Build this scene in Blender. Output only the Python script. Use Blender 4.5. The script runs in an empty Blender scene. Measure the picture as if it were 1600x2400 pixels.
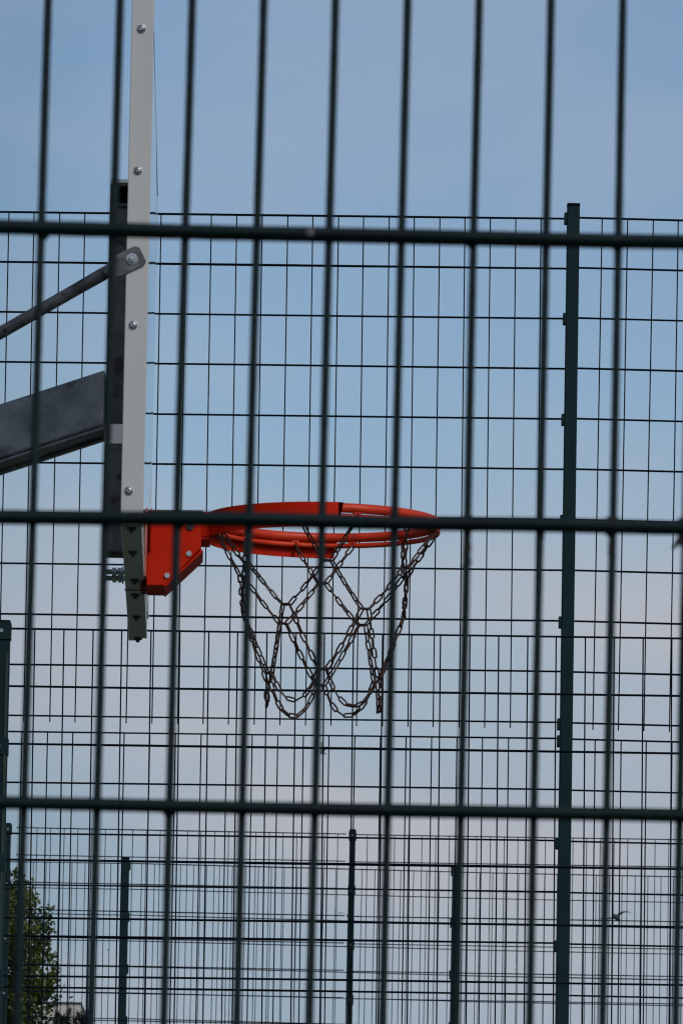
import bpy, math, random
from math import sin, cos, pi, radians
from mathutils import Vector, Matrix, noise

random.seed(7)
scene = bpy.context.scene
col = scene.collection

# ------------------------------------------------------------------ materials
def new_mat(name):
    m = bpy.data.materials.new(name)
    m.use_nodes = True
    nt = m.node_tree
    return m, nt, nt.nodes['Principled BSDF']

def noise_mat(name, c1, c2, rough=0.5, metal=0.0, scale=20.0, bump=0.0, bscale=None, lo=0.35, hi=0.65,
              rvar=0.0, detail=5.0, stretch=None, spec=0.5, c3=None, s3=60.0, t3=0.62):
    m, nt, b = new_mat(name)
    N, L = nt.nodes, nt.links
    tc = N.new('ShaderNodeTexCoord')
    src = tc.outputs['Object']
    if stretch:
        mp = N.new('ShaderNodeMapping')
        mp.inputs['Scale'].default_value = stretch
        L.new(src, mp.inputs['Vector'])
        src = mp.outputs['Vector']
    nz = N.new('ShaderNodeTexNoise')
    nz.inputs['Scale'].default_value = scale
    nz.inputs['Detail'].default_value = detail
    L.new(src, nz.inputs['Vector'])
    cr = N.new('ShaderNodeValToRGB')
    cr.color_ramp.elements[0].position = lo
    cr.color_ramp.elements[0].color = (*c1, 1)
    cr.color_ramp.elements[1].position = hi
    cr.color_ramp.elements[1].color = (*c2, 1)
    L.new(nz.outputs['Fac'], cr.inputs['Fac'])
    out = cr.outputs['Color']
    if c3:
        n3 = N.new('ShaderNodeTexNoise')
        n3.inputs['Scale'].default_value = s3
        n3.inputs['Detail'].default_value = 6
        L.new(src, n3.inputs['Vector'])
        mr = N.new('ShaderNodeMapRange')
        mr.inputs['From Min'].default_value = t3
        mr.inputs['From Max'].default_value = t3 + 0.08
        L.new(n3.outputs['Fac'], mr.inputs['Value'])
        mx = N.new('ShaderNodeMix')
        mx.data_type = 'RGBA'
        L.new(mr.outputs['Result'], mx.inputs['Factor'])
        L.new(out, mx.inputs['A'])
        mx.inputs['B'].default_value = (*c3, 1)
        out = mx.outputs['Result']
    L.new(out, b.inputs['Base Color'])
    b.inputs['Roughness'].default_value = rough
    b.inputs['Metallic'].default_value = metal
    b.inputs['Specular IOR Level'].default_value = spec
    if rvar:
        mr = N.new('ShaderNodeMapRange')
        mr.inputs['To Min'].default_value = rough - rvar
        mr.inputs['To Max'].default_value = rough + rvar
        L.new(nz.outputs['Fac'], mr.inputs['Value'])
        L.new(mr.outputs['Result'], b.inputs['Roughness'])
    if bump:
        n2 = N.new('ShaderNodeTexNoise')
        n2.inputs['Scale'].default_value = bscale or scale * 4
        n2.inputs['Detail'].default_value = 4
        L.new(src, n2.inputs['Vector'])
        bp = N.new('ShaderNodeBump')
        bp.inputs['Strength'].default_value = bump
        bp.inputs['Distance'].default_value = 0.002
        L.new(n2.outputs['Fac'], bp.inputs['Height'])
        L.new(bp.outputs['Normal'], b.inputs['Normal'])
    return m

M = {}
M['fence'] = noise_mat('green_powder_coat', (0.0025, 0.011, 0.013), (0.0045, 0.016, 0.018), 0.5, scale=9, bump=0.25, bscale=300, spec=0.22)
M['fence_far'] = noise_mat('green_powder_coat_far', (0.0015, 0.005, 0.010), (0.003, 0.009, 0.015), 0.6, scale=4, spec=0.08)
M['post'] = noise_mat('green_post_paint', (0.003, 0.018, 0.021), (0.005, 0.025, 0.027), 0.6, scale=3, bump=0.1, bscale=80, spec=0.15)
M['strip'] = noise_mat('green_cover_strip', (0.02, 0.035, 0.03), (0.032, 0.05, 0.042), 0.5, scale=5, spec=0.3)
M['rust'] = noise_mat('rust', (0.005, 0.006, 0.005), (0.020, 0.012, 0.008), 0.9, scale=120, bump=0.6, bscale=500)
M['chalk'] = noise_mat('chipped_coating', (0.07, 0.08, 0.075), (0.16, 0.165, 0.155), 0.8, scale=200)
M['zinc_bolt'] = noise_mat('zinc_bolt', (0.28, 0.29, 0.30), (0.52, 0.53, 0.54), 0.38, 0.85, scale=150)
M['bolt_dark'] = noise_mat('dull_bolt', (0.10, 0.10, 0.10), (0.2, 0.2, 0.2), 0.5, 0.7, scale=90)
M['rail'] = noise_mat('white_rail_paint', (0.50, 0.495, 0.47), (0.56, 0.555, 0.53), 0.45, scale=3.2, bump=0.08, bscale=160,
                      stretch=(1, 1, 0.35), c3=(0.36, 0.33, 0.28), s3=26, t3=0.68)
M['galv'] = noise_mat('galvanised_steel', (0.10, 0.10, 0.105), (0.27, 0.275, 0.28), 0.5, 0.55, scale=14, bump=0.25, bscale=70,
                      lo=0.3, hi=0.72, rvar=0.14, c3=(0.07, 0.055, 0.045), s3=30, t3=0.6)
M['galv_arm'] = noise_mat('galvanised_arm', (0.09, 0.094, 0.10), (0.30, 0.305, 0.31), 0.45, 0.45, scale=14, bump=0.5, bscale=45,
                          lo=0.36, hi=0.70, rvar=0.16, c3=(0.05, 0.045, 0.042), s3=11, t3=0.58)
M['galv_dark'] = noise_mat('dull_strut_steel', (0.045, 0.045, 0.05), (0.16, 0.165, 0.17), 0.5, 0.45, scale=22, bump=0.3, bscale=90,
                          lo=0.32, hi=0.7, rvar=0.12, c3=(0.03, 0.028, 0.026), s3=40, t3=0.58)
M['galv_tube'] = noise_mat('weathered_tube_steel', (0.05, 0.048, 0.046), (0.115, 0.11, 0.105), 0.65, 0.3, scale=16, bump=0.3, bscale=90,
                           c3=(0.03, 0.02, 0.015), s3=24, t3=0.58)
M['orange'] = noise_mat('orange_paint', (0.48, 0.014, 0.001), (0.60, 0.021, 0.003), 0.55, scale=11, bump=0.15, bscale=140,
                        c3=(0.38, 0.018, 0.005), s3=20, t3=0.62, spec=0.1)
M['orange_ring'] = noise_mat('orange_ring_paint', (0.60, 0.034, 0.008), (0.76, 0.058, 0.014), 0.42, scale=13, bump=0.15, bscale=160,
                             c3=(0.45, 0.03, 0.012), s3=24, t3=0.62, spec=0.35)
M['chain'] = noise_mat('rusty_chain_steel', (0.030, 0.014, 0.010), (0.070, 0.036, 0.027), 0.65, 0.35, scale=30, lo=0.4, hi=0.6,
                       c3=(0.14, 0.12, 0.105), s3=14, t3=0.60)
M['black'] = noise_mat('tube_interior_shade', (0.002, 0.002, 0.002), (0.004, 0.004, 0.004), 0.95, scale=9, spec=0.0)  # near-black colour stands in for shade inside the cross tube
M['black_bolt'] = noise_mat('near_black_bolt', (0.02, 0.02, 0.02), (0.045, 0.04, 0.04), 0.6, 0.3, scale=90)
M['orange_shade'] = noise_mat('shaded_orange_paint', (0.14, 0.010, 0.004), (0.2, 0.014, 0.006), 0.6, scale=12, spec=0.1)  # orange paint darkened in colour to carry shade on the lower flange
M['plate_edge'] = noise_mat('worn_orange_edge', (0.42, 0.12, 0.09), (0.5, 0.17, 0.13), 0.5, scale=30, spec=0.2)
M['label'] = noise_mat('pale_plate', (0.80, 0.79, 0.74), (0.85, 0.84, 0.80), 0.5, scale=20)
M['bark'] = noise_mat('bark', (0.05, 0.038, 0.028), (0.12, 0.10, 0.08), 0.9, scale=8, bump=0.8, bscale=25, stretch=(1, 1, 0.25))
M['asphalt'] = noise_mat('court_surface', (0.055, 0.075, 0.045), (0.080, 0.10, 0.062), 0.9, scale=2.5, bump=0.6, bscale=150)
M['grass'] = noise_mat('grass_ground', (0.035, 0.055, 0.02), (0.06, 0.085, 0.03), 0.95, scale=1.2, bump=0.8, bscale=40)
M['plaster'] = noise_mat('house_plaster', (0.58, 0.55, 0.50), (0.64, 0.61, 0.56), 0.85, scale=2, bump=0.2, bscale=60)
M['roof_edge'] = noise_mat('roof_edge_metal', (0.03, 0.028, 0.028), (0.05, 0.048, 0.046), 0.6, scale=5)
M['bird'] = noise_mat('gull_feathers', (0.06, 0.065, 0.075), (0.12, 0.13, 0.14), 0.8, scale=20)
M['bird_pale'] = noise_mat('pale_gull_feathers', (0.20, 0.22, 0.24), (0.28, 0.30, 0.32), 0.8, scale=20)
M['dark'] = noise_mat('window_glass_dark', (0.02, 0.025, 0.03), (0.03, 0.035, 0.04), 0.15, scale=3)
M['frame'] = noise_mat('window_frame_paint', (0.6, 0.6, 0.58), (0.66, 0.66, 0.64), 0.5, scale=8)

def leaf_mat(name, c1, c2):
    m, nt, b = new_mat(name)
    N, L = nt.nodes, nt.links
    tc = N.new('ShaderNodeTexCoord')
    nz = N.new('ShaderNodeTexNoise')
    nz.inputs['Scale'].default_value = 2.6
    nz.inputs['Detail'].default_value = 8
    L.new(tc.outputs['Object'], nz.inputs['Vector'])
    cr = N.new('ShaderNodeValToRGB')
    cr.color_ramp.elements[0].position = 0.38
    cr.color_ramp.elements[0].color = (*c1, 1)
    cr.color_ramp.elements[1].position = 0.64
    cr.color_ramp.elements[1].color = (*c2, 1)
    L.new(nz.outputs['Fac'], cr.inputs['Fac'])
    tr = N.new('ShaderNodeBsdfTranslucent')
    L.new(cr.outputs['Color'], tr.inputs['Color'])
    L.new(cr.outputs['Color'], b.inputs['Base Color'])
    b.inputs['Roughness'].default_value = 0.55
    mx = N.new('ShaderNodeMixShader')
    mx.inputs['Fac'].default_value = 0.35
    L.new(b.outputs['BSDF'], mx.inputs[1])
    L.new(tr.outputs['BSDF'], mx.inputs[2])
    L.new(mx.outputs['Shader'], N['Material Output'].inputs['Surface'])
    return m
M['leaf'] = leaf_mat('birch_leaves', (0.019, 0.036, 0.007), (0.145, 0.19, 0.034))
M['needle'] = leaf_mat('pine_needles', (0.012, 0.02, 0.010), (0.035, 0.045, 0.02))

def glass_mat():
    m, nt, b = new_mat('clear_polycarbonate')
    b.inputs['Base Color'].default_value = (0.93, 0.95, 0.95, 1)
    b.inputs['Roughness'].default_value = 0.03
    b.inputs['IOR'].default_value = 1.5
    b.inputs['Transmission Weight'].default_value = 1.0
    N, L = nt.nodes, nt.links
    tc = N.new('ShaderNodeTexCoord')
    nz = N.new('ShaderNodeTexNoise')
    nz.inputs['Scale'].default_value = 3.0
    L.new(tc.outputs['Object'], nz.inputs['Vector'])
    mr = N.new('ShaderNodeMapRange')
    mr.inputs['To Min'].default_value = 0.02
    mr.inputs['To Max'].default_value = 0.06
    L.new(nz.outputs['Fac'], mr.inputs['Value'])
    L.new(mr.outputs['Result'], b.inputs['Roughness'])
    return m
M['glass'] = glass_mat()

# ------------------------------------------------------------------ mesh helpers
class MB:
    def __init__(s):
        s.v, s.f = [], []
    def box(s, a, b):
        (x0, y0, z0), (x1, y1, z1) = a, b
        n = len(s.v)
        s.v += [(x0, y0, z0), (x1, y0, z0), (x1, y1, z0), (x0, y1, z0), (x0, y0, z1), (x1, y0, z1), (x1, y1, z1), (x0, y1, z1)]
        s.f += [tuple(n + i for i in q) for q in ((0, 3, 2, 1), (4, 5, 6, 7), (0, 1, 5, 4), (1, 2, 6, 5), (2, 3, 7, 6), (3, 0, 4, 7))]
        return s
    def tube(s, pts, r, n=8, cap=True, closed=False, up=None):
        pts = [Vector(p) for p in pts]
        k = len(pts)
        base = len(s.v)
        prev = None
        for i, p in enumerate(pts):
            if closed:
                t = (pts[(i + 1) % k] - pts[i - 1]).normalized()
            else:
                t = (pts[min(i + 1, k - 1)] - pts[max(i - 1, 0)]).normalized()
            if prev is None:
                u = Vector(up) if up else (Vector((0, 0, 1)) if abs(t.z) < 0.9 else Vector((1, 0, 0)))
            else:
                u = prev
            u = (u - t * u.dot(t)).normalized()
            prev = u
            w = t.cross(u)
            rr = r[i] if isinstance(r, (list, tuple)) else r
            for j in range(n):
                a = 2 * pi * (j + 0.5) / n
                s.v.append(tuple(p + (u * cos(a) + w * sin(a)) * rr))
        m = k if closed else k - 1
        for i in range(m):
            for j in range(n):
                a, b = base + i * n, base + ((i + 1) % k) * n
                s.f.append((a + j, a + (j + 1) % n, b + (j + 1) % n, b + j))
        if cap and not closed:
            s.f.append(tuple(base + j for j in reversed(range(n))))
            s.f.append(tuple(base + (k - 1) * n + j for j in range(n)))
        return s
    def prism(s, prof, y0, y1):      # profile in (x, z), swept along y
        n = len(s.v); k = len(prof)
        s.v += [(x, y0, z) for x, z in prof] + [(x, y1, z) for x, z in prof]
        s.f.append(tuple(n + i for i in range(k)))
        s.f.append(tuple(n + k + i for i in reversed(range(k))))
        for i in range(k):
            j = (i + 1) % k
            s.f.append((n + i, n + k + i, n + k + j, n + j))
        return s
    def blob(s, c, r, seg=8, ring=6, jit=0.0):
        n = len(s.v)
        c = Vector(c)
        rx, ry, rz = (r, r, r) if not isinstance(r, tuple) else r
        for i in range(ring + 1):
            th = pi * i / ring
            for j in range(seg):
                ph = 2 * pi * j / seg
                q = 1 + random.uniform(-jit, jit)
                s.v.append((c.x + rx * q * sin(th) * cos(ph), c.y + ry * q * sin(th) * sin(ph), c.z + rz * q * cos(th)))
        for i in range(ring):
            for j in range(seg):
                a, b = n + i * seg, n + (i + 1) * seg
                s.f.append((a + j, b + j, b + (j + 1) % seg, a + (j + 1) % seg))
        return s
    def xform(s, mat):
        s.v = [tuple(mat @ Vector(v)) for v in s.v]
        return s
    def build(s, name, mat, parent=None, loc=None, rot=None, smooth=False, bevel=0.0, flip=True):
        me = bpy.data.meshes.new(name)
        me.from_pydata(s.v, [], s.f)
        me.validate()
        me.update()
        import bmesh
        bm = bmesh.new(); bm.from_mesh(me)
        bmesh.ops.recalc_face_normals(bm, faces=bm.faces)
        bm.to_mesh(me); bm.free()
        if smooth:
            for p in me.polygons: p.use_smooth = True
            me.set_sharp_from_angle(angle=radians(38))
        me.materials.append(mat)
        o = bpy.data.objects.new(name, me)
        col.objects.link(o)
        if parent: o.parent = parent
        if loc is not None: o.location = loc
        if rot is not None: o.rotation_euler = rot
        if bevel:
            md = o.modifiers.new('bevel', 'BEVEL')
            md.width = bevel; md.segments = 2; md.limit_method = 'ANGLE'
        return o

def empty(name, loc, rz=0, label=None, cat=None, group=None):
    o = bpy.data.objects.new(name, None)
    o.empty_display_size = 0.2
    o.location = loc; o.rotation_euler = (0, 0, rz)
    col.objects.link(o)
    tag(o, label, cat, group)
    return o

def tag(o, label=None, cat=None, group=None, kind=None):
    if label: o['label'] = label
    if cat: o['category'] = cat
    if group: o['group'] = group
    if kind: o['kind'] = kind
    return o

# ------------------------------------------------------------------ setting
MB().box((-400, -60, -0.40), (400, 900, -0.02)).build('ground', M['grass'])
tag(bpy.data.objects['ground'], kind='structure')
MB().box((-11, 5.6, -0.016), (14, 28.2, 0.0)).build('court', M['asphalt'])
tag(bpy.data.objects['court'], kind='structure')
lines = MB()
for yy in (6.2, 27.4): lines.box((-10.4, yy, 0.0), (13.4, yy + 0.05, 0.004))
lines.box((1.1 - 2.6, 12.9, 0.0), (3.0, 12.95, 0.004))
lines.build('court_marking', M['frame'])
tag(bpy.data.objects['court_marking'], kind='structure')

# ------------------------------------------------------------------ wire mesh panels
def panel_mb(i0, i1, rows, dx, over_top, over_bot, rv, rh, n=6, left_ext=0.02, right_ext=0.02, detail=0.0, bend=None, welds=()):
    """double rod mesh: vertical wires sandwiched between a front and a back horizontal rod"""
    mb = MB()
    top, bot = rows[0] + over_top, rows[-1] - over_bot
    for i in range(i0, i1 + 1):
        x = i * dx
        if detail:
            k = max(2, int((top - bot) / detail))
            pts, rr = [], []
            for q in range(k + 1):
                z = bot + (top - bot) * q / k
                w = noise.noise(Vector((x * 9, 3.1, z * 3.0))) * 0.0007
                pts.append((x + w, noise.noise(Vector((x * 7, 9.0, z * 2))) * 0.0008, z))
                rr.append(rv * (1 + 0.07 * noise.noise(Vector((x * 31, 1.0, z * 60)))))
            mb.tube(pts, rr, n)
        else:
            w = random.uniform(-1, 1) * 0.0012
            pts = [(x + random.uniform(-1, 1) * 0.0012, 0, top), (x + w, random.uniform(-.003, .003), (top + bot) / 2), (x + random.uniform(-1, 1) * 0.0012, 0, bot)]
            mb.tube(pts, rv, n)
    x0, x1 = i0 * dx - left_ext, i1 * dx + right_ext
    for z in rows:
        for sgn in (-1, 1):
            y = sgn * (rv + rh - 0.0004)
            if detail:
                k = int((x1 - x0) / detail)
                pts, rr = [], []
                for q in range(k + 1):
                    x = x0 + (x1 - x0) * q / k
                    b = bend(x, z) if bend else 0.0
                    pts.append((x, y, z + b + noise.noise(Vector((x * 4, z * 9, sgn * 0.3))) * 0.0006))
                    rr.append(rh * (1 + 0.05 * noise.noise(Vector((x * 55, z * 5, sgn * 4.0)))))
                mb.tube(pts, rr, n + 2)
            else:
                mb.tube([(x0, y, z), ((x0 + x1) / 2, y, z + random.uniform(-1, 1) * 0.002), (x1, y, z)], rh, n)
    for c, r in welds:
        mb.blob(c, r, 10, 7, 0.08)
    return mb

CAMZ = 0.92
def panel(parent, cal, *args, mat=None, **kw):
    Y0, x0, z0, yaw, tilt = cal
    mb = panel_mb(*args, **kw)
    pl = parent.location
    return mb.build('mesh_panel', mat or M['fence_far'], parent, (x0 - pl.x, Y0 - pl.y, z0 + CAMZ), (0, tilt, yaw), smooth=True)

def post(parent, x, y, top, w, d, mat=None, lean=0.0, name='post'):
    """rectangular post with plastic cap, standing in the ground"""
    pl = parent.location
    mb = MB()
    mb.box((-w / 2, -d / 2, 0), (w / 2, d / 2, top - 0.012))
    o = mb.build(name, mat or M['post'], parent, (x - pl.x, y - pl.y, 0), (0, lean, 0), bevel=0.004)
    c = MB().box((-w / 2 - 0.001, -d / 2 - 0.001, top - 0.012), (w / 2 + 0.001, d / 2 + 0.001, top)).build('post_cap', M['fence_far'], o, bevel=0.004)
    return o

def clip(po, dx, z, side, w, d, h=0.042, bolt=True):
    c = MB().box((dx - w / 2, -d, z - h / 2), (dx + w / 2, d, z + h / 2)).build('clamp', M['post'], po, bevel=0.002)
    if bolt:
        b = MB()
        b.tube([(dx, -d - 0.005, z), (dx, -d, z)], 0.007, 10)
        b.build('bolt', M['zinc_bolt'], c, smooth=True)
    return c

# --- the fence right in front of the camera (5.1 m away)
near = empty('wire_fence', (-0.2, 5.083, 0),
             label='nearest fence of thick blurred dark green bars in front of everything', cat='fence')
rows = [0.2 - 0.2 * k for k in range(0, 10)]
calN = (5.0832, -0.2118, 0.8993, -0.0293, 0.0065)
def near_bend(x, z):
    # slight sag of the middle rod towards the left
    if abs(z + 0.2) < 0.02:
        return -0.0019 * max(0.0, 1 - x / 0.14) - 0.0010 * math.exp(-((x - 0.26) / 0.06) ** 2)
    if abs(z) < 0.02:
        return 0.0011 * max(0.0, 1 - x / 0.12)
    if abs(z + 0.4) < 0.02:
        return 0.0009 * max(0.0, (x - 0.2) / 0.25)
    return 0.0
WELDS = []
for i in range(-2, 12):
    for z in (0.0, -0.2, -0.4):
        if random.random() < 0.4:
            WELDS.append(((i * 0.05 + random.uniform(-.002, .002), 0, z + random.uniform(-.003, .001)),
                      (0.0046 + random.uniform(0, .0010), 0.006, 0.0048 + random.uniform(0, .0010))))
np_ = panel(near, calN, -17, 26, rows, 0.05, 0.025, 0.015, 0.0030, 0.0042, mat=M['fence'], n=10, detail=0.011, bend=near_bend, welds=WELDS)
np_['label'] = 'panel of thick green bars with a few rusty weld points'
def rust_point(x, z, s, tail, splinter=False):
    ru = MB()
    ru.blob((x, 0, z + 0.001), (0.0088 * s, 0.0075, 0.0078 * s), 14, 10, 0.10)
    ru.blob((x, -0.0068, z), (0.0075 * s, 0.0042, 0.0052 * s), 12, 8, 0.12)
    for q in range(int(tail / 0.003)):     # flaking rust down the wire below the weld
        ru.blob((x + random.uniform(-.0006, .0006), random.uniform(-.0005, .0005), z - 0.006 - q * 0.003),
                (0.0030 + random.uniform(-.0002, .0006), 0.0031, 0.0031), 9, 6, 0.08)
    if splinter:
        ru.tube([(x - 0.001, -0.002, z - 0.006), (x - 0.005, -0.006, z - 0.011), (x - 0.0085, -0.006, z - 0.0155)], [0.0036, 0.0022, 0.0008], 8)
    ru.build('rust_patch', M['rust'], np_, smooth=True)
rust_point(0.40, -0.2, 0.84, 0.02)
rust_point(0.30, -0.2, 0.68, 0.028)
rust_point(0.35, -0.2, 0.58, 0.006)
rust_point(0.45, -0.2, 0.85, 0.01, True)
MB().blob((0.187, -0.0113, -0.0002), (0.0030, 0.0012, 0.0026), 10, 6, 0.3).build('bare_spot', M['chalk'], np_, smooth=True)
post(near, -1.08, 5.11, 2.12, 0.06, 0.04)
post(near, 1.13, 5.05, 2.12, 0.06, 0.04)

# --- 6 m ball fence behind the hoop (29 m away)
ball = empty('wire_fence', (0.889, 28.76, 0),
             label='tall ball fence directly behind the hoop with one thick green post', cat='fence')
r11 = [-0.2 * k for k in range(11)]
rlow = [-0.2 * k for k in range(21)]
K = dict(n=6)
F = (0.1, 0.0, 0.025, 0.0028, 0.0034)
G = (0.1, 0.0, 0.025, 0.0033, 0.0037)
panel(ball, (28.9013, -1.3332, 5.1812, -0.0138, -0.0037), -3, 21, r11, *F, right_ext=0.11, **K)
panel(ball, (28.7859, 1.0040, 5.1780, 0.0238, 0.0053), 0, 24, r11, *F, left_ext=0.11, **K)
panel(ball, (28.8815, -1.3326, 3.1153, -0.0274, -0.0024), -3, 21, rlow, *F, right_ext=0.11, **K)
panel(ball, (28.8008, 1.0046, 3.1159, 0.0800, -0.0018), 0, 24, rlow, *F, left_ext=0.11, **K)
for px in (0.889, -1.64, 3.42):
    po = post(ball, px, 28.76, 6.148, 0.0495, 0.06)
    zs = [6.089 - 0.4 * k for k in range(6)] + [4.023 - 0.4 * k for k in range(10)]
    for z in zs:
        clip(po, -0.0275, z, -1, 0.016, 0.026, h=0.043, bolt=False)

# --- 4 m fence between the hoop and the ball fence
mid = empty('wire_fence', (-1.158, 25.42, 0),
            label='four metre fence whose wide post stands at the left edge of the view', cat='fence')
panel(mid, (25.4539, -1.0498, 3.1034, 0.0183, -0.0056), 0, 24, rlow, *F, left_ext=0.12, **K)
panel(mid, (25.40, -3.72, 3.1034, 0.0, 0.0), 0, 24, rlow, *F, **K)
for px in (-1.1625, 1.45):
    po = post(mid, px, 25.42, 4.046, 0.060, 0.05, lean=0.0)
    MB().box((0.017, -0.030, 0.3), (0.026, -0.0245, 3.93)).build('cover_strip', M['strip'], po, bevel=0.001)
    for k in range(10):
        z = 4.008 - 0.4 * k
        clip(po, 0.0, z, 1, 0.066, 0.031, h=0.06)

# --- third fence, far (54 m)
far1 = empty('wire_fence', (0.124, 54.1, 0),
             label='far fence of thin wires with a slim clamped post under the net', cat='fence')
r31 = [-0.2 * k for k in range(31)]
panel(far1, (54.1628, -2.1827, 5.1364, 0.016, 0.0), -1, 22, r31, *G, left_ext=0.05, right_ext=0.06, **K)
panel(far1, (54.0764, 0.2316, 5.1216, -0.0266, 0.0), -1, 23, r31, *G, **K)
for px in (-2.392, 0.124, 2.63):
    po = post(far1, px, 54.1, 6.082, 0.044, 0.045)
    for k in range(8):
        clip(po, 0.0, 6.035 - 0.4 * k, 1, 0.056, 0.03, h=0.07)

# --- fourth fence, farthest (57 m)
far2 = empty('wire_fence', (-1.615, 57.1, 0),
             label='farthest fence of hair-thin wires with two wider posts low in the view', cat='fence')
panel(far2, (57.2139, -2.3288, 5.1613, -0.0231, 0.0), -18, 6, r31, *G, right_ext=0.08, **K)
panel(far2, (57.1809, -1.4896, 5.1603, 0.04, 0.0047), -1, 23, r31, *G, right_ext=0.14, **K)
panel(far2, (57.2241, 1.1185, 5.1422, 0.0247, 0.0), -1, 22, r31, *G, left_ext=0.08, **K)
for px, sd in ((-1.615, 1), (0.934, -1), (-4.15, 1), (3.46, -1)):
    po = post(far2, px, 57.1, 6.12 if sd > 0 else 6.094, 0.062, 0.06)
    for k in range(8):
        clip(po, sd * 0.034, 6.058 - 0.4 * k, sd, 0.016, 0.03, h=0.07, bolt=False)

# ------------------------------------------------------------------ the hoop
PHI = 0.0177
hoop = empty('basketball_hoop', (-0.408, 15.4, 0), PHI,
             label='basketball hoop with orange ring and clear backboard seen edge-on', cat='basketball hoop')
YN, YF = -0.91, 1.00
ZB, ZT = 2.897, 3.955
RD = 0.0425                                    # depth of the rails

# near side rail: U channel with lip, open to the back
def side_rail(y0, y1):
    mb = MB()
    if y0 < 0:
        mb.box((-RD, y0, ZB), (0.0018, y1, ZT))
    else:
        mb.box((-RD, y0, ZB), (-0.016, y1, ZT))
    return mb
nr = side_rail(YN, YN + 0.035).build('side_rail', M['rail'], hoop, bevel=0.0018)
nr['label'] = 'near side rail with its row of domed bolts'
fr = side_rail(YF - 0.035, YF).build('side_rail', M['rail'], hoop, bevel=0.0018)
MB().box((-RD + .001, YN + 0.0375, ZB + 0.001), (-0.001, YF - 0.0375, ZB + 0.038)).build('bottom_rail', M['rail'], hoop, bevel=0.0015)
MB().box((-RD + .001, YN + 0.0375, 3.860), (-0.0055, YF - 0.0375, 3.897)).build('top_rail', M['rail'], hoop, bevel=0.0015)
for yy in (-0.30, 0.34):
    MB().box((-RD + .002, yy - 0.02, ZB + 0.041), (-0.006, yy + 0.02, ZT - 0.041)).build('stiffener', M['galv'], hoop, bevel=0.0015)

def dome_bolt(mb, c, ax, r=0.0075, h=0.005):
    """button head bolt, washer and socket; ax = outward unit axis"""
    ax = Vector(ax); c = Vector(c)
    prof = [(r * 1.08, 0.0), (r * 1.08, 0.0012), (r * 0.98, 0.0014), (r * 0.9, h * 0.55), (r * 0.66, h * 0.9), (r * 0.36, h), (r * 0.34, h * 0.45), (0.0003, h * 0.4)]
    u = Vector((1, 0, 0)) if abs(ax.x) < 0.9 else Vector((0, 0, 1))
    w = ax.cross(u)
    n = len(mb.v); seg = 18
    for rr, hh in prof:
        for j in range(seg):
            a = 2 * pi * j / seg
            mb.v.append(tuple(c + ax * hh + (u * cos(a) + w * sin(a)) * rr))
    for i in range(len(prof) - 1):
        for j in range(seg):
            a, b = n + i * seg, n + (i + 1) * seg
            mb.f.append((a + j, a + (j + 1) % seg, b + (j + 1) % seg, b + j))

def hex_nut(mb, c, ax, r=0.009, h=0.007):
    ax = Vector(ax).normalized(); c = Vector(c)
    mb.tube([c, c + ax * h], r, 6)

for x, z in ((-0.0226, 3.892), (-0.0231, 3.6056), (-0.0260, 3.295), (-0.0272, 2.9641)):
    mb = MB(); dome_bolt(mb, (x, YN, z), (0, -1, 0), 0.0083, 0.0065)
    mb.build('bolt', M['zinc_bolt'], nr, smooth=True)
br = [o for o in hoop.children if o.name.startswith('bottom_rail')][0]
for y in (-0.86, -0.50, -0.06, 0.185, 0.56, 0.95):
    mb = MB()
    mb.tube([(-0.021, y, ZB + .001), (-0.021, y, ZB - 0.0035)], 0.0098, 16); mb.tube([(-0.021, y, ZB - 0.003), (-0.021, y, ZB - 0.0095)], [0.0052, 0.0042], 12)
    mb.build('bolt', M['black_bolt'], br, smooth=True)  # shade under the rail is put into the dark colour of these bolts
# joint between the two halves of the bottom rail
MB().box((-RD - .0008, 0.105, ZB - 0.0014), (0.0, 0.112, ZB + 0.0012)).build('joint', M['bolt_dark'], br)

# clear pane, slightly bowed near its upper far side
mb = MB()
ny, nz = 14, 16
PY0, PY1, PZ0, PZ1 = YN + 0.004, YF - 0.012, 2.945, 3.900
def px_(y, z, d):
    t = (y - PY0) / (PY1 - PY0)
    bow = 0.0007 * sin(7 * z + 2.0 * y) * t
    return d + bow
for d in (-0.0040, 0.0012):
    for i in range(ny + 1):
        for j in range(nz + 1):
            y = PY0 + (PY1 - PY0) * i / ny; z = PZ0 + (PZ1 - PZ0) * j / nz
            mb.v.append((px_(y, z, d), y, z))
NN = (ny + 1) * (nz + 1)
for i in range(ny):
    for j in range(nz):
        a = i * (nz + 1) + j
        q = (a, a + 1, a + nz + 2, a + nz + 1)
        mb.f.append(q); mb.f.append(tuple(NN + t for t in reversed(q)))
for i in range(ny):
    for j in (0, nz):
        a, b = i * (nz + 1) + j, (i + 1) * (nz + 1) + j
        mb.f.append((a, b, b + NN, a + NN))
for j in range(nz):
    for i in (0, ny):
        a, b = i * (nz + 1) + j, i * (nz + 1) + j + 1
        mb.f.append((a, b, b + NN, a + NN))
mb.build('clear_pane', M['glass'], hoop, smooth=True)

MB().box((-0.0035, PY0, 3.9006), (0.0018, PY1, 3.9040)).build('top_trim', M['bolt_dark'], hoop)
MB().box((-0.0036, PY1 + 0.0004, 2.945), (0.0016, PY1 + 0.0022, 3.9000)).build('pane_edge_glint', M['rail'], hoop)  # pale strip added to paint the reflection along the pane's far edge
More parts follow.
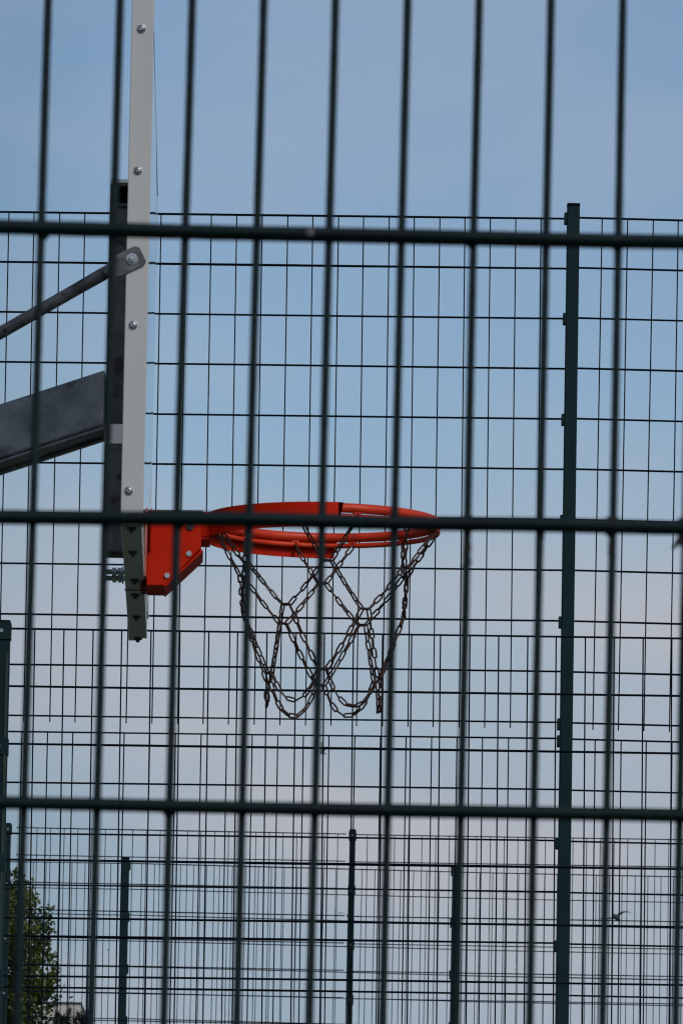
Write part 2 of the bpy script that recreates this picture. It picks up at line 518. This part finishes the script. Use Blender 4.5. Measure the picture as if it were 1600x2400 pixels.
# support behind the board: upright box tube with open cross tube on top
TX0, TX1 = -0.0900, -0.0435
def hollow_tube_y(x0, x1, z0, z1, y0, y1, t=0.004):
    mb = MB()
    mb.box((x0, y0, z0), (x1, y1, z0 + t)); mb.box((x0, y0, z1 - t), (x1, y1, z1))
    mb.box((x0, y0 + .0005, z0 + t + .0003), (x0 + t, y1 - .0005, z1 - t - .0003)); mb.box((x1 - t, y0 + .0005, z0 + t + .0003), (x1, y1 - .0005, z1 - t - .0003))
    return mb
up = MB().box((TX0, -0.050, 2.956), (TX1, 0.050, 3.686)).build('upright_tube', M['galv_tube'], hoop, bevel=0.003)
ct = hollow_tube_y(TX0, TX1, 3.6895, 3.7355, -0.055, 0.055).build('cross_tube', M['galv_tube'], hoop)
MB().box((TX0 + .0045, -0.03, 3.6939), (TX1 - .0045, 0.03, 3.7311)).build('tube_shade_block', M['black'], ct)  # black block added so the open tube looks shaded inside
MB().box((TX0 + .001, -0.056, 3.7368), (TX1 - .001, 0.056, 3.7452)).build('cap_plate', M['label'], ct, bevel=0.002)
MB().box((TX0 + .003, -0.0545, 3.6868), (TX1 - .003, -0.0515, 3.6890)).build('weld_bead', M['strip'], ct)
MB().box((TX0 - 0.0006, -0.0525, 3.1844), (TX1 + .0004, -0.0505, 3.2254)).build('plate', M['label'], up, bevel=0.0005)

# arm running back and down to the pole
S = -0.354
ax0, ax1 = TX0 - 0.001, -2.12
def armz(x): return 3.334 + (x + 0.093) * 0.354
arm = MB()
hh = 0.1185
AY = 0.088
prof = [(ax0, armz(ax0)), (ax1, armz(ax1)), (ax1, armz(ax1) - hh), (ax0, armz(ax0) - hh)]
arm.prism(prof, -AY, AY)
ao = arm.build('support_arm', M['galv_arm'], hoop, bevel=0.006)
fl = MB()
for sy in (-1, 1):
    y0, y1 = (-AY - 0.0015, -AY + 0.028) if sy < 0 else (AY - 0.028, AY + 0.0015)
    fl.prism([(ax0, armz(ax0) - hh - 0.001), (ax1, armz(ax1) - hh - 0.001), (ax1, armz(ax1) - hh - 0.007), (ax0, armz(ax0) - hh - 0.007)], y0, y1)
fl.build('bottom_lip', M['galv'], ao, bevel=0.001)

# struts with flattened, bolted ends
def strut(ys, yf):
    sg = 1 if ys > 0 else -1
    face = (YF + 0.003) if sg > 0 else (YN - 0.003)
    p0 = Vector((-0.068, face - sg * 0.004, 3.4085)); p1 = Vector((-2.14, 0.05 * sg, 2.295))
    d = (p1 - p0).normalized()
    mb = MB()
    pts = [p0 + d * t for t in (0.0, 0.03, 0.06, 0.09, 0.6, 1.5, (p1 - p0).length)]
    mb.tube(pts, [0.0125, 0.0133, 0.0128, 0.0125, 0.0125, 0.0125, 0.0125], 16)
    so = mb.build('strut', M['galv_dark'], hoop, smooth=True)
    # flattened lug: rounded plate lying on the rail face
    c = Vector((-0.031, face, 3.4268)); a = radians(27)
    ux, uz = cos(a), sin(a)
    prof = [(-0.052, -0.019), (-0.03, -0.0215), (0.016, -0.0215), (0.023, -0.016), (0.0235, 0.015), (0.015, 0.0215), (-0.03, 0.0215), (-0.052, 0.012)]
    pr = [(c.x + q[0] * ux - q[1] * uz, c.z + q[0] * uz + q[1] * ux) for q in prof]
    MB().prism(pr, face - sg * 0.0025 if sg > 0 else face - 0.0025, face + 0.0025).build('lug', M['galv_dark'], so, bevel=0.0015)
    mb = MB()
    yb = face + sg * 0.0027
    mb.tube([(c.x, yb, c.z), (c.x, yb + sg * 0.0016, c.z)], 0.0115, 20)
    hex_nut(mb, (c.x, yb + sg * 0.0018, c.z), (0, sg, 0), 0.0082, 0.006)
    mb.tube([(c.x, yb + sg * 0.0079, c.z), (c.x, yb + sg * 0.012, c.z)], 0.0045, 12)
    mb.build('bolt', M['zinc_bolt'], so, smooth=True)
strut(-1, 0); strut(1, 0)

# pole
MB().box((-2.33, -0.10, 0.0), (-2.13, 0.10, 2.95)).build('pole', M['galv_arm'], hoop, bevel=0.012)
MB().box((-2.48, -0.25, 0.0), (-1.98, 0.25, 0.02)).build('base_plate', M['galv'], hoop, bevel=0.004)

# bracket
bk = MB()
bprof = [(0.004, 3.035), (0.1145, 3.036), (0.1165, 2.9628), (0.0415, 2.883), (0.004, 2.883)]
bk.prism(bprof, -0.085, 0.085)
bo = bk.build('ring_bracket', M['orange'], hoop, bevel=0.0022)
MB().box((0.0108, -0.105, 2.955), (0.0128, 0.105, 3.042)).build('mounting_plate', M['orange'], bo, bevel=0.0008)
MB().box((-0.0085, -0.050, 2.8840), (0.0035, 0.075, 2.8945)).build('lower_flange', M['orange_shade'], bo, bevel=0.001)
MB().box((-0.0025, -0.115, 2.8985), (0.0038, 0.115, 3.0415)).build('back_plate', M['plate_edge'], bo, bevel=0.0008)
MB().prism([(0.0405, 2.8822), (0.0425, 2.8802), (0.1205, 2.9565), (0.1185, 2.9615)], -0.0845, 0.0862).build('folded_lip', M['orange'], bo)
MB().prism([(0.002, 3.0375), (0.119, 3.0385), (0.119, 3.0425), (0.002, 3.0415)], -0.088, 0.088).build('top_cover', M['galv_tube'], bo, bevel=0.0006)
for x, z, mt in ((0.0911, 2.9507, 'zinc_bolt'), (0.0468, 2.9041, 'zinc_bolt'), (0.0926, 3.0085, 'black_bolt')):
    mb = MB(); hex_nut(mb, (x, -0.0852, z), (0, -1, 0), 0.0092 if mt == 'black_bolt' else 0.0062, 0.004)
    mb.build('bolt', M[mt], bo, smooth=True)
for y in (-0.055, 0.05):
    for zz in (2.9135,):
        mb = MB()
        mb.tube([(-0.0835, y, zz), (-0.0420, y, zz)], 0.0052, 12)
        b = mb.build('anchor_bolt', M['bolt_dark'], bo, smooth=True)
        mb = MB(); hex_nut(mb, (-0.0685, y, zz), (1, 0, 0), 0.0095, 0.009); hex_nut(mb, (-0.0565, y, zz), (1, 0, 0), 0.0095, 0.008)
        mb.tube([(-0.0480, y, zz), (-0.0445, y, zz)], 0.011, 16)
        mb.build('nut', M['zinc_bolt'], b, smooth=True)

# ring
RC = Vector((0.3755, 0.0, 3.0335)); RR = 0.2345
ring = MB()
ring.tube([(RC.x + RR * cos(2 * pi * i / 96), RR * sin(2 * pi * i / 96), RC.z) for i in range(96)], 0.0100, 16, closed=True)
ro = ring.build('ring', M['orange_ring'], hoop, smooth=True)
rod = MB()
HK = [radians(15 + 30 * k) for k in range(12)]
ROD_Z = RC.z - 0.0172
for k in range(12):
    a0 = HK[k] + 0.018; a1 = HK[(k + 1) % 12] + (2 * pi if k == 11 else 0) - 0.018
    pts = [(RC.x + RR * cos(a0 - .002), RR * sin(a0 - .002), RC.z - 0.008), (RC.x + RR * cos(a0), RR * sin(a0), RC.z - 0.012), (RC.x + RR * cos(a0 + 0.006), RR * sin(a0 + 0.006), ROD_Z)]
    for q in range(1, 12):
        a = a0 + (a1 - a0) * q / 12
        pts.append((RC.x + RR * cos(a), RR * sin(a), ROD_Z))
    pts += [(RC.x + RR * cos(a1 - 0.006), RR * sin(a1 - 0.006), ROD_Z), (RC.x + RR * cos(a1), RR * sin(a1), RC.z - 0.012), (RC.x + RR * cos(a1 + .002), RR * sin(a1 + .002), RC.z - 0.008)]
    rod.tube(pts, 0.0056, 10)
rod.build('net_rod', M['orange_ring'], ro, smooth=True)

# flat straps wrapping both outer sides of the ring, from the bracket to its middle
def strap(sg):
    mb = MB()
    pts = []
    pts.append((0.119, sg * 0.060)); pts.append((0.133, sg * 0.062))
    R2 = RR + 0.0128
    a_s, a_e = radians(163), radians(82.5)
    for i in range(33):
        a = a_s + (a_e - a_s) * i / 32
        pts.append((RC.x + R2 * cos(a), sg * R2 * sin(a)))
    zt, zb = RC.z + 0.0095, RC.z - 0.0425
    th = 0.003
    n = len(mb.v); k = len(pts)
    for i, (x, y) in enumerate(pts):
        j0, j1 = max(i - 1, 0), min(i + 1, k - 1)
        tx, ty = pts[j1][0] - pts[j0][0], pts[j1][1] - pts[j0][1]
        l = math.hypot(tx, ty); nx, nyy = -ty / l * sg, tx / l * sg
        b = zb
        bx = 0.0
        if i == k - 1: bx = -0.030
        t_ = th if i < k - 1 else 0.0004
        for (o, z) in ((0, zt), (t_, zt), (t_, b), (0, b)):
            sx, sy = (tx / l * bx, ty / l * bx) if z == b else (0, 0)
            mb.v.append((x + nx * o + sx, y + nyy * o + sy, z))
    for i in range(k - 1):
        for j in range(4):
            a, b = n + i * 4, n + (i + 1) * 4
            mb.f.append((a + j, a + (j + 1) % 4, b + (j + 1) % 4, b + j))
    mb.f.append((n, n + 1, n + 2, n + 3)); e = n + (k - 1) * 4
    mb.f.append((e, e + 1, e + 2, e + 3))
    mb.build('strap', M['orange'], ro, smooth=True)
strap(-1); strap(1)
MB().box((0.1150, -0.0605, RC.z - 0.049), (0.1345, 0.0605, RC.z + 0.0085)).build('hinge_plate', M['orange'], ro, bevel=0.001)

# ------------------------------------------------------------------ chain net
netloc = Vector((-0.408, 15.4, 0)) + Matrix.Rotation(PHI, 3, 'Z') @ Vector((RC.x, 0, RC.z))
net = empty('chain_net', netloc, PHI, label='rusty steel chain net hanging from the orange ring', cat='chain net')

def link(mb, c, t, u, L=0.0262, W=0.0120, r=0.0020):
    """one oval link: c centre, t long axis, u short axis"""
    w = t.cross(u)
    R = W / 2 - r; h = L / 2 - r - R
    pts = []
    for i in range(6):
        a = -pi / 2 + pi * i / 5
        pts.append(c + t * (h + R * cos(a)) + u * (R * sin(a)))
    for i in range(6):
        a = pi / 2 + pi * i / 5
        pts.append(c + t * (-h + R * cos(a)) + u * (R * sin(a)))
    mb.tube(pts, r, 6, closed=True, up=tuple(w))

def chain(path, phase=None, extra=None):
    """links along a polyline path"""
    mb = MB()
    path = [Vector(p) for p in path]
    seg = [(path[i + 1] - path[i]).length for i in range(len(path) - 1)]
    T = sum(seg)
    n = max(1, round(T / 0.0212))
    pitch = T / n
    tw = random.uniform(0, pi) if phase is None else phase
    def at(s):
        s = min(max(s, 0), T)
        for i, l in enumerate(seg):
            if s <= l or i == len(seg) - 1:
                return path[i].lerp(path[i + 1], s / l)
            s -= l
    for i in range(n):
        a, b = at(i * pitch), at((i + 1) * pitch)
        t = (b - a).normalized()
        t = (t + Vector((random.uniform(-1, 1), random.uniform(-1, 1), random.uniform(-1, 1))) * 0.07).normalized()
        u = t.cross(Vector((0.3, 1, 0.1))).normalized(); w = t.cross(u)
        an = tw + i * pi / 2 + random.uniform(-0.35, 0.35)
        link(mb, (a + b) / 2, t, u * cos(an) + w * sin(an))
    if extra:
        for a, b in extra:
            a, b = Vector(a), Vector(b)
            t = (b - a).normalized()
            u = t.cross(Vector((0.1, 0.2, 1))).normalized()
            link(mb, (a + b) / 2, t, u, L=(b - a).length + 0.005)
    return mb.build('chain', M['chain'], net, smooth=True)

def P(a, R, z): return Vector((R * cos(a), R * sin(a), z))
R0, Z0 = RR, -0.020
R1, Z1 = 0.195, -0.103
R2, Z2 = 0.165, -0.194
R3, Z3 = 0.130, -0.327
hw = 0.0082
jit = lambda s=0.003: Vector((random.uniform(-s, s), random.uniform(-s, s), random.uniform(-s, s)))
def node(a, R, z):
    c = P(a, R, z) + jit(0.004)
    t = Vector((-sin(a), cos(a), 0))
    return c - t * hw, c + t * hw       # lower-angle side, higher-angle side
L1 = {k: node(radians(30 + 60 * k), R1, Z1) for k in range(6)}
L2 = {k: node(radians(60 * k), R2, Z2) for k in range(6)}
L3 = {k: node(radians(30 + 60 * k), R3, Z3) for k in range(6)}
def sag(a, b, s, n=6):
    out = []
    for i in range(n + 1):
        t = i / n
        p = a.lerp(b, t); p.z -= s * 4 * t * (1 - t)
        out.append(p)
    return out
for k in range(6):
    a = radians(30 + 60 * k)
    lo, hi = L1[k]
    chain([P(a - radians(15), R0, Z0), lo])
    chain([P(a + radians(15), R0, Z0), hi])
    lo2, hi2 = L2[k]; lo2n, hi2n = L2[(k + 1) % 6]
    chain(sag(lo, hi2, 0.003), extra=[(lo, hi)])              # down towards lower angle
    chain(sag(hi, lo2n, 0.003))
for k in range(6):
    lo, hi = L2[k]                                              # at 60k deg
    l3m, l3 = L3[(k - 1) % 6], L3[k]                            # 60k-30 and 60k+30
    chain(sag(lo, l3m[1], 0.004), extra=[(lo, hi)])
    chain(sag(hi, l3[0], 0.004))
for k in range(6):
    a, b = L3[k][1], L3[(k + 1) % 6][0]
    n = 14
    pts = []
    dpt = 0.066 + random.uniform(-0.004, 0.004)
    for i in range(n + 1):
        t = i / n
        p = a.lerp(b, t)
        x = 2 * t - 1
        p.z -= dpt * (math.cosh(1.7) - math.cosh(1.7 * x)) / (math.cosh(1.7) - 1)
        pts.append(p)
    chain(pts, extra=[L3[k]])
    if k in (2, 5):
        pass

# ------------------------------------------------------------------ trees
def tree(name, label, x, y, h, crown_c, crown_r, nleaf, leaf, mat, trunk_r, spread=1.0, seed=1, clumps=60):
    rnd = random.Random(seed)
    t = empty(name, (x, y, 0), label=label, cat='tree')
    C = Vector(crown_c) - Vector((x, y, 0))
    tr = MB()
    k = 9
    pts = [(0.12 * sin(i * 0.9) * i / k, 0.1 * cos(i * 1.3) * i / k, (C.z + crown_r[2] * 0.75) * i / k) for i in range(k + 1)]
    tr.tube(pts, [trunk_r * (1 - 0.85 * i / k) + 0.008 for i in range(k + 1)], 10)
    ends = []
    for b in range(clumps):
        zz = C.z + rnd.uniform(-1.0, 0.95) * crown_r[2]
        f = math.sqrt(max(0.05, 1 - ((zz - C.z) / crown_r[2]) ** 2))
        an = rnd.uniform(0, 2 * pi)
        rr = f * rnd.uniform(0.45, 1.0)
        e = Vector((C.x + crown_r[0] * rr * cos(an), C.y + crown_r[1] * rr * sin(an), zz))
        z0 = max(0.25 * C.z, zz - rnd.uniform(0.5, 1.1) * crown_r[0])
        q = z0 / (C.z + crown_r[2] * 0.75)
        s0 = Vector((0.12 * sin(min(1, q) * 9 * 0.9) * q, 0.1 * cos(min(1, q) * 9 * 1.3) * q, z0))
        m = s0.lerp(e, 0.55) + Vector((0, 0, 0.08 * crown_r[0]))
        tr.tube([s0, m, e], [trunk_r * 0.22, trunk_r * 0.13, 0.004], 5)
        ends.append((m, e))
    tr.build('trunk', M['bark'], t, smooth=True)
    lf = MB()
    off = Vector((seed * 3.7, seed * 1.3, 0))
    cnt = 0
    while cnt < nleaf:
        q = Vector((rnd.uniform(-1.2, 1.2), rnd.uniform(-1.2, 1.2), rnd.uniform(-1.15, 1.2)))
        rr = (abs(q.x) ** 3 + abs(q.y) ** 3 + abs(q.z) ** 3) ** (1 / 3)
        dn = q.normalized()
        lim = 1.0 + 0.16 * noise.noise(dn * 3.0 + off) + 0.13 * noise.noise(dn * 9.0 + off)
        if rr > lim: continue
        c = Vector((C.x + q.x * crown_r[0], C.y + q.y * crown_r[1], C.z + q.z * crown_r[2]))
        dens = noise.noise(c * 2.2 + off) + 0.7 * noise.noise(c * 6.0 + off)
        thr = -0.19 + 0.30 * max(0.0, rr - 0.75) / 0.25
        if dens < thr: continue
        cnt += 1
        s = leaf * rnd.uniform(0.6, 1.25)
        a = Vector((rnd.gauss(0, 1), rnd.gauss(0, 1), rnd.gauss(0, 1) - 0.6)).normalized()
        b = a.orthogonal().normalized()
        b = (Matrix.Rotation(rnd.uniform(0, 2 * pi), 3, a) @ b)
        w = a.cross(b)
        n = len(lf.v)
        lf.v += [tuple(c - b * s * .5), tuple(c + w * s * .34 - b * s * .12), tuple(c + b * s * .6), tuple(c - w * s * .34 - b * s * .12)]
        lf.f.append((n, n + 1, n + 2, n + 3))
    lf.build('crown', mat, t)
    return t

tree('birch_tree', 'leafy yellow-green tree reaching in at the lower left corner', -3.38, 64.0, 7.0, (-3.345, 64.0, 5.16), (0.97, 1.0, 1.54), 76000, 0.048, M['leaf'], 0.13, seed=4, clumps=90)

def pine(x, y, top, label, seed=3):
    rnd = random.Random(seed)
    t = empty('pine_tree', (x, y, 0), label=label, cat='tree')
    tr = MB()
    tr.tube([(0, 0, 0), (0.03, 0, top * 0.5), (0, 0, top - 0.1)], [0.12, 0.08, 0.012], 8)
    nd = MB()
    for i in range(150):
        z = top - 0.02 - (i / 150.0) * 3.2
        an = i * 2.4
        L = 0.05 + 0.34 * ((top - z) / 3.2) ** 0.7 * rnd.uniform(0.7, 1.1)
        e = Vector((cos(an) * L, sin(an) * L, z + 0.10 + 0.05 * rnd.random()))
        s = Vector((0, 0, z - 0.12 * L))
        tr.tube([s, e], [0.010, 0.003], 4)
        for q in range(60):
            tt = rnd.uniform(0.35, 1.0)
            p = s.lerp(e, tt)
            d = ((e - s).normalized() * rnd.uniform(0.2, 1.2) + Vector((rnd.gauss(0, .6), rnd.gauss(0, .6), rnd.gauss(0.1, .6)))).normalized()
            l = rnd.uniform(0.05, 0.095)
            w = d.orthogonal().normalized() * 0.006
            n = len(nd.v)
            nd.v += [tuple(p - w), tuple(p + w), tuple(p + d * l)]
            nd.f.append((n, n + 1, n + 2))
    tr.build('trunk', M['bark'], t, smooth=True)
    nd.build('crown', M['needle'], t)
pine(-2.35, 70.0, 5.72, 'dark pine whose tufted tip rises beside the pale house', 3)
pine(-2.47, 68.0, 5.58, 'dark pine in front of the leafy tree at its right foot', 9)

# ------------------------------------------------------------------ house
hs = empty('house', (-5.6, 94.0, 0), label='pale house with dark roof edge just visible right of the leafy tree', cat='house')
HP = [(-6.5, 0), (2.578, 0), (2.578, 7.275), (2.545, 7.36), (-6.5, 7.36)]
MB().prism(HP, -3.6, 4.5).build('wall', M['plaster'], hs)
rf = MB()
rf.tube([(2.585, -3.62, 7.19), (2.582, -3.62, 7.275), (2.547, -3.62, 7.362), (-6.5, -3.62, 7.362)], 0.0095, 8)
rf.prism([(-6.5, 7.361), (-6.5, 7.372), (2.53, 7.372), (2.54, 7.361)], -3.6, 4.5)
rf.build('roof', M['roof_edge'], hs)
gut = MB(); gut.tube([(2.62, -3.6, 0.1), (2.62, -3.6, 7.12), (2.59, -3.62, 7.20)], 0.02, 8)
gut.build('downpipe', M['roof_edge'], hs, smooth=True)
for zx in (1.4, 4.3):
    for xx in (-5.0, -2.6, -0.2):
        wf = MB().box((xx, -3.64, zx), (xx + 1.2, -3.602, zx + 1.3)).build('window', M['frame'], hs, bevel=0.005)
        MB().box((xx + .08, -3.655, zx + .08), (xx + 1.12, -3.642, zx + 1.22)).build('pane', M['dark'], wf)

# ------------------------------------------------------------------ gulls
def gull(loc, span, rz, lift_l, lift_r, mat, label, scale_body=1.0, bank=0.0):
    mb = MB()
    L = span * 0.36 * scale_body
    # body from beak (+y) to tail (-y)
    prof = [(0.52, .006), (0.46, .022), (0.36, .040), (0.18, .058), (-0.05, .056), (-0.25, .034), (-0.42, .026), (-0.5, .010)]
    mb.tube([(0, p * L * 1.15, 0.01 * span * (p > .3)) for p, r in prof], [r * span * 1.15 for p, r in prof], 10)
    for sg, lift in ((-1, lift_l), (1, lift_r)):
        n = len(mb.v)
        st = 9
        for i in range(st + 1):
            t = i / st
            x = sg * span * 0.5 * t
            z = span * (lift * sin(t * pi * 0.62) * 0.62 + (0.10 if lift > 0 else -.04) * sin(t * pi))
            ch = span * (0.13 * (1 - t) ** 0.6 + 0.035) * (1 if i < st else 0.25)
            yb = span * (0.05 - 0.10 * t * t + 0.06 * sin(pi * t))
            for yy, dz in ((yb + ch * .45, 0), (yb, .010 * span * (1 - t)), (yb - ch * .55, 0), (yb, -.004 * span)):
                mb.v.append((x, yy, z + dz))
        for i in range(st):
            for j in range(4):
                a, b = n + i * 4, n + (i + 1) * 4
                mb.f.append((a + j, a + (j + 1) % 4, b + (j + 1) % 4, b + j))
        mb.f.append(tuple(n + st * 4 + j for j in range(4)))
    o = mb.build('gull', mat, None, loc, (0.15, bank, rz), smooth=True)
    tag(o, label, 'bird')
    return o
gull((6.47, 170, 15.22), 0.92, radians(160), 0.06, -0.01, M['bird'], 'dark gull gliding low at the right of the view', 1.25, 0.0)
gull((-0.43, 220, 24.18), 0.70, radians(120), 0.55, 0.45, M['bird_pale'], 'pale gull with raised wings just below the chain net', 1.0, -0.5)
gull((0.42, 220, 19.32), 0.66, radians(170), -0.18, 0.30, M['bird'], 'gull half hidden behind the slim fence post under the net', 0.8, 0.35)
gull((-9.09, 300, 24.50), 0.20, radians(90), -0.5, -0.5, M['bird'], 'tiny distant bird low at the left between fence wires', 0.7, 0.0)
tag(bpy.data.objects['gull'], group=None)

# ------------------------------------------------------------------ sky and sun
SUN_EL, SUN_AZ = radians(36), radians(150)       # azimuth measured from +Y towards +X: behind the camera, left
w = bpy.data.worlds.new('World'); scene.world = w; w.use_nodes = True
nt = w.node_tree; N, L = nt.nodes, nt.links
bg = N['Background']
sky = N.new('ShaderNodeTexSky'); sky.sky_type = 'NISHITA'
sky.sun_disc = False
sky.sun_elevation = SUN_EL; sky.sun_rotation = SUN_AZ
sky.air_density = 1.0; sky.dust_density = 1.0; sky.ozone_density = 1.5
tc = N.new('ShaderNodeTexCoord')
mp = N.new('ShaderNodeMapping'); mp.inputs['Scale'].default_value = (1.0, 1.0, 2.6)
mp.inputs['Location'].default_value = (0.31, 0.0, 0.12)
L.new(tc.outputs['Generated'], mp.inputs['Vector'])
nz = N.new('ShaderNodeTexNoise'); nz.inputs['Scale'].default_value = 17.0; nz.inputs['Detail'].default_value = 4; nz.inputs['Roughness'].default_value = 0.42
L.new(mp.outputs['Vector'], nz.inputs['Vector'])
sep = N.new('ShaderNodeSeparateXYZ'); L.new(tc.outputs['Generated'], sep.inputs['Vector'])
def mrange(src, a, b, c=0.0, d=1.0):
    n = N.new('ShaderNodeMapRange'); n.interpolation_type = 'SMOOTHSTEP'
    for k, v in zip(('From Min', 'From Max', 'To Min', 'To Max'), (a, b, c, d)): n.inputs[k].default_value = v
    L.new(src, n.inputs['Value']); return n.outputs['Result']
def math2(op, a, b, c=None):
    n = N.new('ShaderNodeMath'); n.operation = op
    for i, q in enumerate((a, b, c)):
        if q is None: continue
        if isinstance(q, (int, float)): n.inputs[i].default_value = q
        else: L.new(q, n.inputs[i])
    return n.outputs[0]
hz = mrange(sep.outputs['Z'], 0.155, 0.112)                 # veil of thin cloud low in the sky
hz2 = mrange(sep.outputs['Z'], 0.066, 0.100, 0.45, 1.0)
band = math2('MULTIPLY', hz, hz2)
cl = mrange(nz.outputs['Fac'], 0.38, 0.66)
side = mrange(sep.outputs['X'], -0.04, 0.05)
f = math2('MULTIPLY_ADD', cl, 0.32, 0.10)
f = math2('MULTIPLY_ADD', side, 0.30, f)
f = math2('MULTIPLY', f, band)
f = math2('MULTIPLY_ADD', cl, 0.20, f)
tint = N.new('ShaderNodeMix'); tint.data_type = 'RGBA'; tint.blend_type = 'MULTIPLY'
tint.inputs['Factor'].default_value = 1.0
L.new(sky.outputs['Color'], tint.inputs['A'])
tint.inputs['B'].default_value = (0.765, 0.805, 0.865, 1)
low = N.new('ShaderNodeMix'); low.data_type = 'RGBA'
L.new(mrange(sep.outputs['Z'], 0.150, 0.085, 0.0, 0.92), low.inputs['Factor'])
L.new(tint.outputs['Result'], low.inputs['A'])
low.inputs['B'].default_value = (2.85, 3.82, 4.85, 1)
tint = low
dim = N.new('ShaderNodeMix'); dim.data_type = 'RGBA'; dim.blend_type = 'MULTIPLY'
L.new(mrange(sep.outputs['X'], -0.024, -0.052), dim.inputs['Factor'])
L.new(tint.outputs['Result'], dim.inputs['A'])
dim.inputs['B'].default_value = (0.76, 0.84, 0.86, 1)
mx = N.new('ShaderNodeMix'); mx.data_type = 'RGBA'
L.new(f, mx.inputs['Factor'])
L.new(dim.outputs['Result'], mx.inputs['A'])
mx.inputs['B'].default_value = (4.75, 4.72, 5.10, 1)
L.new(mx.outputs['Result'], bg.inputs['Color'])
bg.inputs['Strength'].default_value = 0.1

sd = bpy.data.lights.new('sun', 'SUN'); sd.energy = 1.15; sd.angle = radians(14); sd.color = (1.0, 0.95, 0.88)
so = bpy.data.objects.new('sun', sd); col.objects.link(so)
d = Vector((sin(SUN_AZ) * cos(SUN_EL), cos(SUN_AZ) * cos(SUN_EL), sin(SUN_EL)))
so.rotation_euler = d.to_track_quat('Z', 'Y').to_euler()
so.location = (0, -5, 20)

# ------------------------------------------------------------------ camera
PITCH, ROLL = 0.137814, 0.018163
cd = bpy.data.cameras.new('camera')
cd.sensor_fit = 'VERTICAL'; cd.sensor_height = 36.0
cd.lens = 17400 / 2400 * 36.0
cd.clip_start = 0.1; cd.clip_end = 3000
cd.dof.use_dof = True; cd.dof.focus_distance = 23.0; cd.dof.aperture_fstop = 49.0
cam = bpy.data.objects.new('camera', cd); col.objects.link(cam)
fwd = Vector((0, cos(PITCH), sin(PITCH))); up0 = Vector((0, -sin(PITCH), cos(PITCH))); r0 = Vector((1, 0, 0))
right = r0 * cos(ROLL) + up0 * sin(ROLL); upv = up0 * cos(ROLL) - r0 * sin(ROLL)
m = Matrix((right, upv, -fwd)).transposed().to_4x4()
m.translation = Vector((0, 0, CAMZ))
cam.matrix_world = m
scene.camera = cam

scene.view_settings.view_transform = 'Standard'
scene.view_settings.look = 'None'
scene.view_settings.exposure = 0.0
scene.cycles.max_bounces = 8
scene.cycles.pixel_filter_type = 'BLACKMAN_HARRIS'
scene.cycles.filter_width = 1.15
scene.cycles.transmission_bounces = 8

for o in scene.objects:
    if o.parent is None:
        k = o.name.split('.')[0]
        if k == 'gull': o['group'] = 'gulls flying in the distance'
        elif k == 'wire_fence': o['group'] = 'green wire mesh fences'
        elif k == 'pine_tree': o['group'] = 'dark pines by the house'
